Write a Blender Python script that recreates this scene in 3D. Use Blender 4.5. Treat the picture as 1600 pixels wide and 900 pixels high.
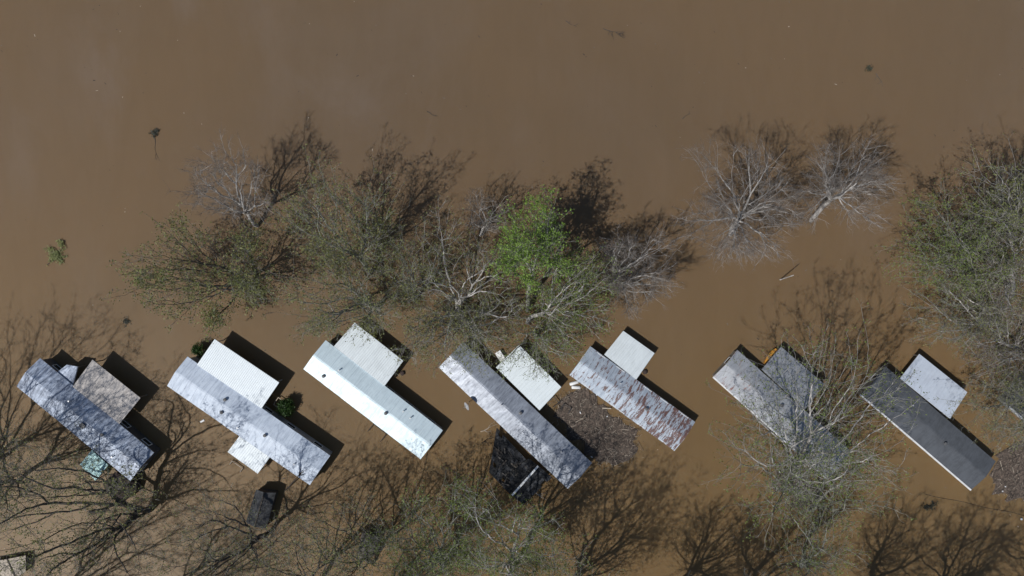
import bpy, math, random
import numpy as np
from mathutils import Vector, Matrix, noise
C = bpy.context.scene
col = C.collection
for o in list(bpy.data.objects): bpy.data.objects.remove(o)

# ------------------------------------------------------------------ camera, world, sun, exposure
H = 80.0; F = 1066.67                       # drone 80 m above the flood, 24 mm lens, looking straight down
cam = bpy.data.cameras.new('camera'); cam.lens = 24.0; cam.sensor_width = 36.0
cam.clip_start = 0.5; cam.clip_end = 8000
co = bpy.data.objects.new('camera', cam); col.objects.link(co); co.location = (0, 0, H)
C.camera = co
SX, SY = 0.63, 0.455                        # shadow run per metre of height
EL = math.atan(1 / math.hypot(SX, SY))
w = bpy.data.worlds.new('World'); C.world = w; w.use_nodes = True
nt = w.node_tree; bg = nt.nodes['Background']; sky = nt.nodes.new('ShaderNodeTexSky')
sky.sky_type = 'NISHITA'; sky.sun_disc = False; sky.sun_elevation = EL
sky.sun_rotation = math.atan2(-SX, -SY) % (2 * math.pi)
sky.altitude = 100; sky.air_density = 1.0; sky.dust_density = 0.6; sky.ozone_density = 1.0
nt.links.new(sky.outputs[0], bg.inputs[0]); bg.inputs[1].default_value = 0.07
sl = bpy.data.lights.new('sun', 'SUN'); sl.energy = 3.6; sl.angle = math.radians(0.75); sl.color = (1.0, 0.97, 0.92)
so = bpy.data.objects.new('sun', sl); col.objects.link(so); so.location = (-60, -45, 90)
so.rotation_euler = Vector((SX, SY, -1)).to_track_quat('-Z', 'Y').to_euler()
C.view_settings.view_transform = 'Standard'; C.view_settings.look = 'None'
C.view_settings.exposure = -0.03; C.view_settings.gamma = 1.0
C.render.engine = 'CYCLES'
C.cycles.max_bounces = 6; C.cycles.diffuse_bounces = 2; C.cycles.glossy_bounces = 3; C.cycles.transparent_max_bounces = 4
C.cycles.sample_clamp_indirect = 4.0

def P(px, py, z=0.0):
    s = (H - z) / F
    return Vector(((px - 800) * s, (450 - py) * s, z))

GZ = -1.25                                  # drowned ground

# ------------------------------------------------------------------ object helpers
def tag(o, label=None, cat=None, group=None, kind=None):
    if label: o['label'] = label
    if cat: o['category'] = cat
    if group: o['group'] = group
    if kind: o['kind'] = kind
    return o

def empty(name, loc, rz=0.0, label=None, cat=None, group=None):
    o = bpy.data.objects.new(name, None); col.objects.link(o)
    o.location = loc; o.rotation_euler = (0, 0, rz); o.empty_display_size = .3
    return tag(o, label, cat, group)

class MB:
    def __init__(s): s.v = []; s.f = []; s.m = []
    def box(s, c, size, rz=0.0, mi=0, M=None):
        b = len(s.v); hx, hy, hz = size[0] / 2, size[1] / 2, size[2] / 2
        R = M if M is not None else Matrix.Rotation(rz, 3, 'Z')
        for z in (-hz, hz):
            for x, y in ((-hx, -hy), (hx, -hy), (hx, hy), (-hx, hy)):
                s.v.append(Vector(c) + R @ Vector((x, y, z)))
        for q in ((3, 2, 1, 0), (4, 5, 6, 7), (0, 1, 5, 4), (1, 2, 6, 5), (2, 3, 7, 6), (3, 0, 4, 7)):
            s.f.append([b + i for i in q]); s.m.append(mi)
    def bar(s, a, b, t, t2=None, mi=0):
        a, b = Vector(a), Vector(b); d = b - a
        s.box((a + b) / 2, (t, t2 or t, d.length), M=d.to_track_quat('Z', 'Y').to_matrix(), mi=mi)
    def tube(s, pts, r, n=6, mi=0, cap=True):
        rs = r if isinstance(r, (list, tuple)) else [r] * len(pts)
        base = len(s.v); pts = [Vector(p) for p in pts]
        for i, p in enumerate(pts):
            d = (pts[min(i + 1, len(pts) - 1)] - pts[max(i - 1, 0)]).normalized()
            u = d.cross(Vector((.31, .2, .93))).normalized(); v = d.cross(u)
            for k in range(n):
                a = 2 * math.pi * k / n
                s.v.append(p + (u * math.cos(a) + v * math.sin(a)) * rs[i])
        for i in range(len(pts) - 1):
            for k in range(n):
                a = base + i * n + k; b = base + i * n + (k + 1) % n
                s.f.append([a, b, b + n, a + n]); s.m.append(mi)
        if cap:
            s.f.append([base + k for k in range(n)][::-1]); s.m.append(mi)
            e = base + (len(pts) - 1) * n
            s.f.append([e + k for k in range(n)]); s.m.append(mi)
    def face(s, pts, mi=0):
        b = len(s.v); s.v += [Vector(p) for p in pts]; s.f.append(list(range(b, b + len(pts)))); s.m.append(mi)
    def slab(s, pts, t, mi=0):               # closed slab: polygon top pts (ccw from above), thickness t downwards
        n = len(pts); b = len(s.v); s.v += [Vector(p) for p in pts]; s.v += [Vector(p) - Vector((0, 0, t)) for p in pts]
        s.f.append([b + i for i in range(n)]); s.m.append(mi)
        s.f.append([b + n + i for i in range(n)][::-1]); s.m.append(mi)
        for i in range(n):
            j = (i + 1) % n; s.f.append([b + i, b + n + i, b + n + j, b + j]); s.m.append(mi)
    def build(s, name, mats, parent=None, smooth=False, loc=None):
        me = bpy.data.meshes.new(name); me.from_pydata([tuple(v) for v in s.v], [], s.f)
        if not isinstance(mats, (list, tuple)): mats = [mats]
        for m in mats: me.materials.append(m)
        if len(mats) > 1: me.polygons.foreach_set('material_index', s.m)
        if smooth: me.polygons.foreach_set('use_smooth', [True] * len(s.f))
        me.update()
        o = bpy.data.objects.new(name, me); col.objects.link(o)
        if parent: o.parent = parent
        if loc is not None: o.location = loc
        return o

def quads(name, V, Q, mats, midx=None, parent=None, smooth=True):
    V = np.asarray(V, dtype=np.float32); Q = np.asarray(Q, dtype=np.int32)
    me = bpy.data.meshes.new(name); me.vertices.add(len(V)); me.vertices.foreach_set('co', V.ravel())
    me.loops.add(Q.size); me.loops.foreach_set('vertex_index', Q.ravel())
    me.polygons.add(len(Q)); me.polygons.foreach_set('loop_start', np.arange(0, Q.size, 4, dtype=np.int32))
    for m in mats: me.materials.append(m)
    if midx is not None: me.polygons.foreach_set('material_index', np.asarray(midx, dtype=np.int32))
    if smooth: me.polygons.foreach_set('use_smooth', np.ones(len(Q), dtype=bool))
    me.update(calc_edges=True)
    o = bpy.data.objects.new(name, me); col.objects.link(o)
    if parent: o.parent = parent
    return o

# ------------------------------------------------------------------ materials
def new_mat(name):
    m = bpy.data.materials.new(name); m.use_nodes = True
    return m, m.node_tree, m.node_tree.nodes['Principled BSDF']

def N(nt, typ, **kw):
    n = nt.nodes.new(typ)
    for k, v in kw.items():
        if k in ('operation', 'blend_type', 'data_type', 'wave_type', 'bands_direction', 'feature', 'noise_dimensions'): setattr(n, k, v)
        else: n.inputs[k].default_value = v
    return n

def mapped(nt, scale=(1, 1, 1), rot=(0, 0, 0), src='Object', loc=(0, 0, 0)):
    tc = nt.nodes.new('ShaderNodeTexCoord'); mp = nt.nodes.new('ShaderNodeMapping')
    mp.inputs['Scale'].default_value = scale; mp.inputs['Rotation'].default_value = rot; mp.inputs['Location'].default_value = loc
    nt.links.new(tc.outputs[src], mp.inputs[0]); return mp.outputs[0]

def noise_fac(nt, vec, scale, detail=4, rough=.55, lo=.4, hi=.6, dist=0.0):
    n = N(nt, 'ShaderNodeTexNoise', Scale=scale, Detail=detail, Roughness=rough, Distortion=dist)
    nt.links.new(vec, n.inputs['Vector'])
    r = N(nt, 'ShaderNodeMapRange'); r.inputs['From Min'].default_value = lo; r.inputs['From Max'].default_value = hi
    r.interpolation_type = 'SMOOTHSTEP'
    nt.links.new(n.outputs['Fac'], r.inputs['Value']); return r.outputs[0]

def mix(nt, fac, a, b, blend='MIX'):
    m = nt.nodes.new('ShaderNodeMix'); m.data_type = 'RGBA'; m.blend_type = blend
    if isinstance(fac, (int, float)): m.inputs[0].default_value = fac
    else: nt.links.new(fac, m.inputs[0])
    for i, x in ((6, a), (7, b)):
        if isinstance(x, tuple): m.inputs[i].default_value = (*x, 1) if len(x) == 3 else x
        else: nt.links.new(x, m.inputs[i])
    return m.outputs[2]

def mathn(nt, op, a, b=None):
    m = nt.nodes.new('ShaderNodeMath'); m.operation = op
    for i, x in ((0, a), (1, b)):
        if x is None: continue
        if isinstance(x, (int, float)): m.inputs[i].default_value = x
        else: nt.links.new(x, m.inputs[i])
    return m.outputs[0]

def bump(nt, bs, h, strength, dist=.05):
    b = N(nt, 'ShaderNodeBump', Strength=strength, Distance=dist)
    nt.links.new(h, b.inputs['Height']); nt.links.new(b.outputs[0], bs.inputs['Normal'])

def plain(name, c, rough=.7, var=.25, scale=3.0, metal=0.0, bmp=0.0):
    m, nt, bs = new_mat(name); v = mapped(nt)
    f = noise_fac(nt, v, scale, 6, .6, .3, .7)
    d = tuple(x * (1 - var) for x in c); u = tuple(min(1, x * (1 + var)) for x in c)
    nt.links.new(mix(nt, f, d, u), bs.inputs['Base Color'])
    bs.inputs['Roughness'].default_value = rough; bs.inputs['Metallic'].default_value = metal
    if bmp: bump(nt, bs, noise_fac(nt, v, scale * 4, 5, .7, 0, 1), bmp)
    return m

def water_mat():
    m, nt, bs = new_mat('flood_water'); v = mapped(nt)
    big = noise_fac(nt, v, .010, 4, .5, .36, .62, 1.5)
    c1 = mix(nt, big, (.168, .116, .070), (.186, .124, .070))
    v2 = mapped(nt, (1, .35, 1), (0, 0, .5))
    st = noise_fac(nt, v2, .035, 6, .62, .42, .72, 2.0)
    c2 = mix(nt, mathn(nt, 'MULTIPLY', st, .35), c1, (.20, .147, .103))
    # paler noise patches in the open water, fading out rightwards and downwards
    v3 = mapped(nt, (1, .6, 1), (0, 0, -.7))
    pl = noise_fac(nt, v3, .05, 6, .6, .47, .72, 1.6)
    tc = nt.nodes.new('ShaderNodeTexCoord'); sp = nt.nodes.new('ShaderNodeSeparateXYZ'); nt.links.new(tc.outputs['Object'], sp.inputs[0])
    up = N(nt, 'ShaderNodeMapRange'); up.interpolation_type = 'SMOOTHSTEP'
    up.inputs['From Min'].default_value = 6; up.inputs['From Max'].default_value = 22
    nt.links.new(sp.outputs['Y'], up.inputs['Value'])
    lf = N(nt, 'ShaderNodeMapRange'); lf.interpolation_type = 'SMOOTHSTEP'; lf.inputs['From Min'].default_value = 14; lf.inputs['From Max'].default_value = -8
    nt.links.new(sp.outputs['X'], lf.inputs['Value'])
    c3 = mix(nt, mathn(nt, 'MULTIPLY', pl, mathn(nt, 'MULTIPLY', mathn(nt, 'MULTIPLY', up.outputs[0], lf.outputs[0]), .28)), c2, (.235, .185, .15))
    # open river is a greyer brown than the water held between the houses
    c4 = mix(nt, mathn(nt, 'MULTIPLY', up.outputs[0], .5), c3, mix(nt, 1.0, c3, (.90, .93, 1.0), 'MULTIPLY'))
    # base colour shifts to a warmer ochre from the open water down past the homes
    dn = N(nt, 'ShaderNodeMapRange'); dn.interpolation_type = 'SMOOTHSTEP'
    dn.inputs['From Min'].default_value = 14; dn.inputs['From Max'].default_value = -26
    nt.links.new(sp.outputs['Y'], dn.inputs['Value'])
    c4 = mix(nt, mathn(nt, 'MULTIPLY', dn.outputs[0], .85), c4, mix(nt, 1.0, c4, (1.12, 1.08, .86), 'MULTIPLY'))
    v4 = mapped(nt, (1, .28, 1), (0, 0, -.35)); fn = noise_fac(nt, v4, .5, 7, .7, .3, .7, .8)
    c4 = mix(nt, mathn(nt, 'MULTIPLY', fn, .5), c4, mix(nt, 1.0, c4, (1.09, 1.09, 1.10), 'MULTIPLY'))
    nt.links.new(c4, bs.inputs['Base Color'])
    bs.inputs['Roughness'].default_value = .42; bs.inputs['IOR'].default_value = 1.33
    bs.inputs['Specular IOR Level'].default_value = .2
    bs.inputs['Subsurface Weight'].default_value = 1.0      # silt laden water: light spreads a little under the surface
    bs.inputs['Subsurface Radius'].default_value = (1.0, .7, .45); bs.inputs['Subsurface Scale'].default_value = .14
    wv = N(nt, 'ShaderNodeTexNoise', Scale=1.6, Detail=5, Roughness=.6); nt.links.new(v, wv.inputs['Vector'])
    bump(nt, bs, wv.outputs['Fac'], .2, .02)
    return m

def roof_mat(name, c, dirt=(.16, .18, .22), amt=.5, rust=0.0, rust_lo=-9, rust_hi=9, seam=0.0, metal=.35, rough=.42, stain=.35, mott=1.6, rustc=(.13, .05, .035)):
    m, nt, bs = new_mat(name); v = mapped(nt)
    a = noise_fac(nt, v, .5, 5, .6, .35, .7, .6)
    b = noise_fac(nt, mapped(nt, (1.0, .5, 1), (0, 0, .25)), mott, 9, .75, .40, .74, .4)
    vs = mapped(nt, (3.0, .22, 1)); s = noise_fac(nt, vs, 1.8, 8, .72, .42, .70)
    cc = mix(nt, mathn(nt, 'MULTIPLY', a, amt * .6), c, dirt)
    cc = mix(nt, mathn(nt, 'MULTIPLY', b, amt * .8), cc, dirt)
    cc = mix(nt, mathn(nt, 'MULTIPLY', s, stain), cc, tuple(x * .7 for x in dirt))
    fine = noise_fac(nt, v, 12, 4, .6, .3, .75)
    cc = mix(nt, mathn(nt, 'MULTIPLY', fine, .15), cc, dirt)
    tc = nt.nodes.new('ShaderNodeTexCoord'); sp = nt.nodes.new('ShaderNodeSeparateXYZ'); nt.links.new(tc.outputs['Object'], sp.inputs[0])
    met = metal
    if seam:
        fr = mathn(nt, 'FRACT', mathn(nt, 'DIVIDE', sp.outputs['X'], seam))
        ln = mathn(nt, 'LESS_THAN', fr, .05)
        cc = mix(nt, mathn(nt, 'MULTIPLY', ln, .45), cc, dirt)
    if rust:
        g = N(nt, 'ShaderNodeMapRange'); g.inputs['From Min'].default_value = rust_lo; g.inputs['From Max'].default_value = rust_hi
        nt.links.new(sp.outputs['X'], g.inputs['Value'])
        vr0 = mapped(nt, (1.9, .42, 1))
        pan = mathn(nt, 'FLOOR', mathn(nt, 'DIVIDE', sp.outputs['X'], .61)); cx = nt.nodes.new('ShaderNodeCombineXYZ'); nt.links.new(mathn(nt, 'MULTIPLY', pan, .23), cx.inputs['Z'])
        va = nt.nodes.new('ShaderNodeVectorMath'); va.operation = 'ADD'; nt.links.new(vr0, va.inputs[0]); nt.links.new(cx.outputs[0], va.inputs[1]); vr = va.outputs[0]
        rn = N(nt, 'ShaderNodeTexNoise', Scale=1.7, Detail=9, Roughness=.75, Distortion=.35); nt.links.new(vr, rn.inputs['Vector'])
        th = mathn(nt, 'SUBTRACT', .625, mathn(nt, 'MULTIPLY', g.outputs[0], .165 * rust))
        d = mathn(nt, 'SUBTRACT', rn.outputs['Fac'], th)
        rf = N(nt, 'ShaderNodeMapRange'); rf.inputs['From Min'].default_value = 0; rf.inputs['From Max'].default_value = .035
        nt.links.new(d, rf.inputs['Value'])
        r2 = mix(nt, noise_fac(nt, v, 5, 5, .6, .4, .6), rustc, tuple(x * 1.9 for x in rustc))
        cc = mix(nt, mathn(nt, 'MULTIPLY', rf.outputs[0], .92), cc, r2)
        met = mathn(nt, 'MULTIPLY', mathn(nt, 'SUBTRACT', 1.0, rf.outputs[0]), metal)
    nt.links.new(cc, bs.inputs['Base Color'])
    if isinstance(met, float): bs.inputs['Metallic'].default_value = met
    else: nt.links.new(met, bs.inputs['Metallic'])
    rr = N(nt, 'ShaderNodeMapRange'); rr.inputs['To Min'].default_value = rough; rr.inputs['To Max'].default_value = min(1, rough + .10)
    nt.links.new(b, rr.inputs['Value']); nt.links.new(rr.outputs[0], bs.inputs['Roughness'])
    bn = N(nt, 'ShaderNodeTexNoise', Scale=2.2, Detail=4); nt.links.new(v, bn.inputs['Vector'])
    bump(nt, bs, bn.outputs['Fac'], .22, .04)
    return m

def bark_mat(name, c):
    m, nt, bs = new_mat(name); v = mapped(nt)
    f = noise_fac(nt, v, 1.3, 6, .65, .35, .65)
    nt.links.new(mix(nt, f, tuple(x * .55 for x in c), tuple(min(1, x * 1.3) for x in c)), bs.inputs['Base Color'])
    bs.inputs['Roughness'].default_value = .85
    return m

def leaf_mat(name, a, b):
    m, nt, bs = new_mat(name); v = mapped(nt)
    f = noise_fac(nt, v, .45, 3, .6, .4, .6)
    gi = nt.nodes.new('ShaderNodeNewGeometry')
    c = mix(nt, mathn(nt, 'ADD', mathn(nt, 'MULTIPLY', f, .55), mathn(nt, 'MULTIPLY', gi.outputs['Random Per Island'], .45)), a, b)
    nt.links.new(c, bs.inputs['Base Color']); bs.inputs['Roughness'].default_value = .55
    tr = nt.nodes.new('ShaderNodeBsdfTranslucent'); nt.links.new(c, tr.inputs[0])
    ms = nt.nodes.new('ShaderNodeMixShader'); ms.inputs[0].default_value = .35
    out = nt.nodes['Material Output']
    nt.links.new(bs.outputs[0], ms.inputs[1]); nt.links.new(tr.outputs[0], ms.inputs[2]); nt.links.new(ms.outputs[0], out.inputs[0])
    return m

M = {}
M['water'] = water_mat()
M['mud'] = plain('mud_ground', (.09, .07, .05), .95, .3, .3)
M['white'] = plain('white_trim', (.74, .75, .76), .5, .12, 2)
M['siding_pale'] = plain('pale_siding', (.30, .31, .33), .6, .15, 1.5)
M['siding_tan'] = plain('tan_siding', (.27, .24, .20), .65, .15, 1.5)
M['siding_dark'] = plain('dark_siding', (.06, .06, .065), .6, .2, 1.5)
M['glass'] = plain('window_glass', (.02, .025, .03), .08, .2, 1)
M['black'] = plain('black_tarpaper', (.010, .011, .013), .9, .5, 2.2, bmp=.6)
M['darkmetal'] = plain('dark_metal', (.035, .035, .038), .5, .3, 4)
M['vent'] = plain('vent_metal', (.10, .10, .105), .5, .3, 8)
M['galv'] = plain('galvanised_metal', (.5, .51, .53), .4, .15, 6, .4)
M['wood'] = plain('weathered_wood', (.16, .135, .11), .85, .35, 5, bmp=.3)
M['palewood'] = plain('bleached_wood', (.42, .36, .29), .8, .3, 6)
M['darkwood'] = plain('wet_wood', (.045, .036, .03), .8, .4, 6)
M['brownroof'] = plain('brown_shingles', (.052, .036, .032), .9, .35, 3.5, bmp=.5)
M['greyshingle'] = plain('grey_shingles', (.045, .047, .052), .9, .45, 2.5, bmp=.6)
M['greybrown'] = plain('grey_brown_shingles', (.10, .09, .08), .9, .45, 3, bmp=.5)
M['orange'] = plain('orange_paint', (.55, .26, .04), .5, .2, 3)
M['mat'] = plain('debris_litter', (.105, .08, .064), .95, .5, 5.5, bmp=.5)
M['weed'] = leaf_mat('dark_weed', (.04, .042, .03), (.07, .075, .045))
M['bark_twig'] = bark_mat('brown_twigs', (.25, .22, .195))
M['bark_pale'] = bark_mat('pale_bark', (.42, .40, .38))
M['bark_grey'] = bark_mat('grey_bark', (.27, .265, .23))
M['bark_dark'] = bark_mat('dark_bark', (.075, .066, .058))
M['leaf_olive'] = leaf_mat('olive_spring_leaves', (.15, .175, .055), (.27, .28, .095))
M['leaf_green'] = leaf_mat('fresh_green_leaves', (.16, .27, .04), (.28, .42, .08))
M['leaf_mid'] = leaf_mat('mid_green_leaves', (.14, .19, .04), (.22, .28, .07))
M['leaf_dark'] = leaf_mat('dark_green_leaves', (.03, .07, .015), (.06, .12, .02))

# ------------------------------------------------------------------ water and drowned ground
def sheet(name, z, size, m):
    b = MB(); b.face([(-size, -size, z), (size, -size, z), (size, size, z), (-size, size, z)])
    return tag(b.build(name, m), kind='structure')
sheet('ground', GZ, 3000, M['mud'])
sheet('water', 0.0, 3000, M['water'])

# ------------------------------------------------------------------ mobile homes
def home(label, W, Nn, E, S, eave, rise, rmat, wall, vents=(), gutter=False, edge=M['white'], seams=True, fold=0.0, wins=True):
    w_, n_, e_, s_ = (P(*p, eave) for p in (W, Nn, E, S))
    m1, m2 = (w_ + n_) / 2, (s_ + e_) / 2
    ax = (m2 - m1); L = ax.length; rz = math.atan2(ax.y, ax.x)
    Wd = ((n_ - w_).length + (e_ - s_).length) / 2
    # keep it a true rectangle
    c = (m1 + m2) / 2
    root = empty('mobile_home', (c.x, c.y, GZ), rz, label, 'mobile home', 'mobile homes standing in the flood')
    z0 = -GZ; hx, hy = L / 2, Wd / 2; ev = z0 + eave
    wx, wy = hx - .16, hy - .14
    # walls: box with gable ends
    b = MB(); k = wy / hy
    ring = [(-wy, 0), (wy, 0), (wy, ev - .08), (0, ev + rise - .12), (-wy, ev - .08)]
    v0 = len(b.v)
    for x in (-wx, wx):
        for y, z in ring: b.v.append(Vector((x, y, z)))
    b.f += [[4, 3, 2, 1, 0], [5, 6, 7, 8, 9]]; b.m += [0, 0]
    for i, j in ((0, 1), (1, 2), (4, 0)): b.f.append([i, j, j + 5, i + 5]); b.m.append(0)
    b.build('wall', wall, root)
    # roof: slightly sagging panelled sheet with overhang and thickness
    nx = max(8, int(L / .61)); prof = [(-hy, 0), (-hy * .5, rise * .52), (-.10, rise * .965), (.10, rise * .965), (hy * .5, rise * .52), (hy, 0)]
    b = MB(); rr = random.Random(label)
    xs = [-hx + L * i / nx for i in range(nx + 1)]
    for x in xs:
        for j, (y, z) in enumerate(prof):
            jx = 0
            b.v.append(Vector((x, y + (rr.uniform(-.012, .012) if abs(y) == hy else 0), ev + z + rr.uniform(-.012, .012))))
    n = len(prof)
    for x in xs:
        for y, z in prof: b.v.append(Vector((x, y, ev + z - .09)))
    o2 = n * (nx + 1)
    for i in range(nx):
        for j in range(n - 1):
            a = i * n + j
            b.f.append([a, a + n, a + n + 1, a + 1]); b.m.append(0)
            b.f.append([o2 + a + 1, o2 + a + n + 1, o2 + a + n, o2 + a]); b.m.append(1)
        for j, fl in ((0, 0), (n - 1, 1)):
            a = i * n + j; q = [a, o2 + a, o2 + a + n, a + n]
            b.f.append(q if not fl else q[::-1]); b.m.append(1)
    for i, fl in ((0, 0), (nx, 1)):
        for j in range(n - 1):
            a = i * n + j; q = [a, a + 1, o2 + a + 1, o2 + a]
            b.f.append(q if not fl else q[::-1]); b.m.append(1)
    roof = b.build('roof', [rmat, edge], root)
    if seams:                                   # raised lap seams across the roof
        b = MB()
        for i in range(1, nx, 2):
            for sgn in (-1, 1):
                p = [(xs[i], sgn * y, ev + z + .016) for y, z in prof[3:]]
                for q in range(2): b.bar(p[q], p[q + 1], .035, .022)
        b.build('lap_seam', rmat, roof)
    for (fx, fy, kind) in vents:                # fx -1..1 along, fy -1..1 across
        x, y = fx * hx, fy * hy; z = ev + rise * (1 - abs(fy)) + .0
        b = MB()
        if kind == 'pipe': b.tube([(x, y, z - .1), (x, y, z + .32)], .055, 8); b.tube([(x, y, z + .32), (x, y, z + .36)], .09, 8)
        elif kind == 'cap': b.tube([(x, y, z - .05), (x, y, z + .16)], [.12, .11], 10); b.tube([(x, y, z + .17), (x, y, z + .24), (x, y, z + .28)], [.2, .19, .05], 12)
        elif kind == 'box': b.box((x, y, z + .08), (.5, .42, .3)); b.box((x, y, z + .26), (.6, .52, .05))
        b.build('vent', M['galv'] if kind == 'pipe' else M['vent'], roof)
    if gutter:
        b = MB(); b.box((0, -hy - .08, ev - .05), (L, .17, .12)); b.build('gutter', M['white'], root)
    # windows and doors in the long walls and the ends
    if wins:
        zc = z0 + .85
        def win(x, y, along, wdt, hgt=.75):
            f = MB(); sz = (wdt, .05, hgt) if along else (.05, wdt, hgt)
            d = (0, .03 if y > 0 else -.03) if along else (.03 if x > 0 else -.03, 0)
            t = .06
            for s2 in (-1, 1):
                if along:
                    f.box((x + s2 * (wdt / 2), y + d[1], zc), (t, .06, hgt + t)); f.box((x, y + d[1], zc + s2 * hgt / 2), (wdt - t, .06, t))
                else:
                    f.box((x + d[0], y + s2 * (wdt / 2), zc), (.06, t, hgt + t)); f.box((x + d[0], y, zc + s2 * hgt / 2), (.06, wdt - t, t))
            fo = f.build('window', M['white'], root)
            g = MB(); g.box((x + d[0] * .5, y + d[1] * .5, zc), (wdt - t, .03, hgt - t) if along else (.03, wdt - t, hgt - t))
            g.build('pane', M['glass'], fo)
        for fx in (-.78, -.42, .1, .42, .8):
            win(fx * hx, wy, True, 1.1)
        for fx in (-.7, -.2, .35, .75):
            win(fx * hx, -wy, True, 1.0)
        win(wx, -.6, False, .9); win(-wx, .5, False, .9)
        d = MB(); d.box((-.25 * hx + 1.6, -wy - .03, z0 + .35), (.92, .06, 1.9)); dd = d.build('door', M['white'], root)
        d = MB(); d.box((-.25 * hx + 1.95, -wy - .08, z0 + .35), (.05, .05, .12)); d.build('handle', M['darkmetal'], dd)
    return root

def corr_sheet(b, c, z, pitch, amp, t=.02, slope=0.0, mi=0):
    """corrugated sheet over the quad c = (W,N,E,S), ribs running from the W-N edge side ... across the short way"""
    w_, n_, e_, s_ = c
    L = (s_ - w_).length; k = max(2, int(round(L / pitch)))
    base = len(b.v); rows = []
    prof = [(0, 0), (.5, 0), (.62, amp), (.88, amp)]
    us = []
    for i in range(k):
        for u, h in prof: us.append(((i + u) / k, h))
    us.append((1.0, 0))
    for u, h in us:
        a = w_.lerp(s_, u); d = n_.lerp(e_, u)
        for p, s2 in ((a, -slope / 2), (d, slope / 2)):
            b.v.append(Vector((p.x, p.y, z + h - s2)))
    m = len(us)
    for u, h in us:
        a = w_.lerp(s_, u); d = n_.lerp(e_, u)
        for p, s2 in ((a, -slope / 2), (d, slope / 2)):
            b.v.append(Vector((p.x, p.y, z - t - s2)))
    for i in range(m - 1):
        a = base + 2 * i
        b.f.append([a, a + 2, a + 3, a + 1]); b.m.append(mi)
        o = a + 2 * m
        b.f.append([o + 1, o + 3, o + 2, o]); b.m.append(mi)
        b.f.append([a, o, o + 2, a + 2]); b.m.append(mi)
        b.f.append([a + 1, a + 3, o + 3, o + 1]); b.m.append(mi)
    for i, fl in ((0, 0), (m - 1, 1)):
        a = base + 2 * i; q = [a, a + 1, a + 1 + 2 * m, a + 2 * m]
        b.f.append(q if not fl else q[::-1]); b.m.append(mi)

def carport(name, label, cat, group, W, Nn, E, S, z, rmat, pitch=.23, amp=.03, slope=.12, trim=M['white'], post=M['galv'], flat=False, front=True):
    pts = [P(*p, z) for p in (W, Nn, E, S)]
    c = sum(pts, Vector()) / 4
    ax = pts[3] - pts[0]; rz = math.atan2(ax.y, ax.x)
    root = empty(name, (c.x, c.y, GZ), rz, label, cat, group)
    R = Matrix.Rotation(-rz, 3, 'Z')
    q = [R @ (p - Vector((c.x, c.y, 0))) for p in pts]
    q = [Vector((p.x, p.y, 0)) for p in q]; zz = z - GZ
    b = MB()
    corr_sheet(b, q, zz, pitch, amp, .03, slope)
    roof = b.build('roof', rmat, root)
    # fascia under the sheet edge
    b = MB(); inn = [p * .985 for p in q]
    for i in range(4):
        a, d = inn[i], inn[(i + 1) % 4]
        sa = -slope / 2 if i in (1, 2) else slope / 2; sd = -slope / 2 if (i + 1) % 4 in (1, 2) else slope / 2
        b.bar((a.x, a.y, zz - .1 + sa), (d.x, d.y, zz - .1 + sd), .05, .1)
    b.build('beam', trim, root)
    for i, p in enumerate(q):
        p = p * .93; s_ = -slope / 2 if i in (1, 2) else slope / 2
        b = MB(); b.box((p.x, p.y, (zz - .12 + s_) / 2), (.09, .09, zz - .12 + s_)); b.build('post', post, root)
    return root

R1 = roof_mat('roof_bluish_blotched', (.54, .62, .76), (.075, .095, .15), .95, mott=2.8, stain=.75, metal=.1)
R2 = roof_mat('roof_white_stained', (.64, .72, .83), (.26, .32, .43), .5, mott=2.2, stain=.45, metal=0.0, rough=.55)
R3 = roof_mat('roof_bright_white', (.66, .78, .84), (.36, .46, .53), .22, seam=1.22, stain=.35, metal=.15, rough=.5)
R4 = roof_mat('roof_grey_white', (.38, .42, .49), (.10, .11, .145), .65, mott=2.2, stain=.6, metal=.15, rough=.42)
R5 = roof_mat('roof_rusted_metal', (.50, .56, .63), (.20, .25, .33), .6, metal=.2, rust=1.0, rust_lo=-17, rust_hi=7.5, seam=.61, mott=3.2, rustc=(.075, .029, .019))
R6 = roof_mat('roof_pale_ribbed', (.50, .52, .55), (.22, .23, .27), .5, rust=.35, rust_lo=2, rust_hi=-9, seam=.61)
R7 = roof_mat('roof_dark_shingle', (.095, .105, .122), (.04, .044, .052), .7, metal=0.0, rough=.75, stain=.3)
CM1 = roof_mat('carport_tan_grey', (.60, .56, .53), (.27, .24, .22), .35, stain=.5, metal=0.0, rough=.8)
CM2 = roof_mat('carport_white', (.76, .82, .86), (.55, .60, .64), .2, stain=.15, metal=.1)
CM3 = roof_mat('carport_white_dull', (.72, .78, .81), (.42, .46, .48), .3, stain=.3, metal=.1)
CM4 = roof_mat('carport_white_clean', (.80, .87, .90), (.58, .62, .63), .2, stain=.2, metal=.1)
CM6 = roof_mat('carport_grey', (.40, .42, .45), (.20, .21, .24), .5, stain=.4)
CM7 = roof_mat('carport_bluish', (.62, .69, .80), (.35, .38, .45), .35, stain=.15, metal=.2)
CMT = roof_mat('porch_teal', (.42, .66, .68), (.08, .15, .16), .3, stain=.5, metal=.1)

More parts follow.
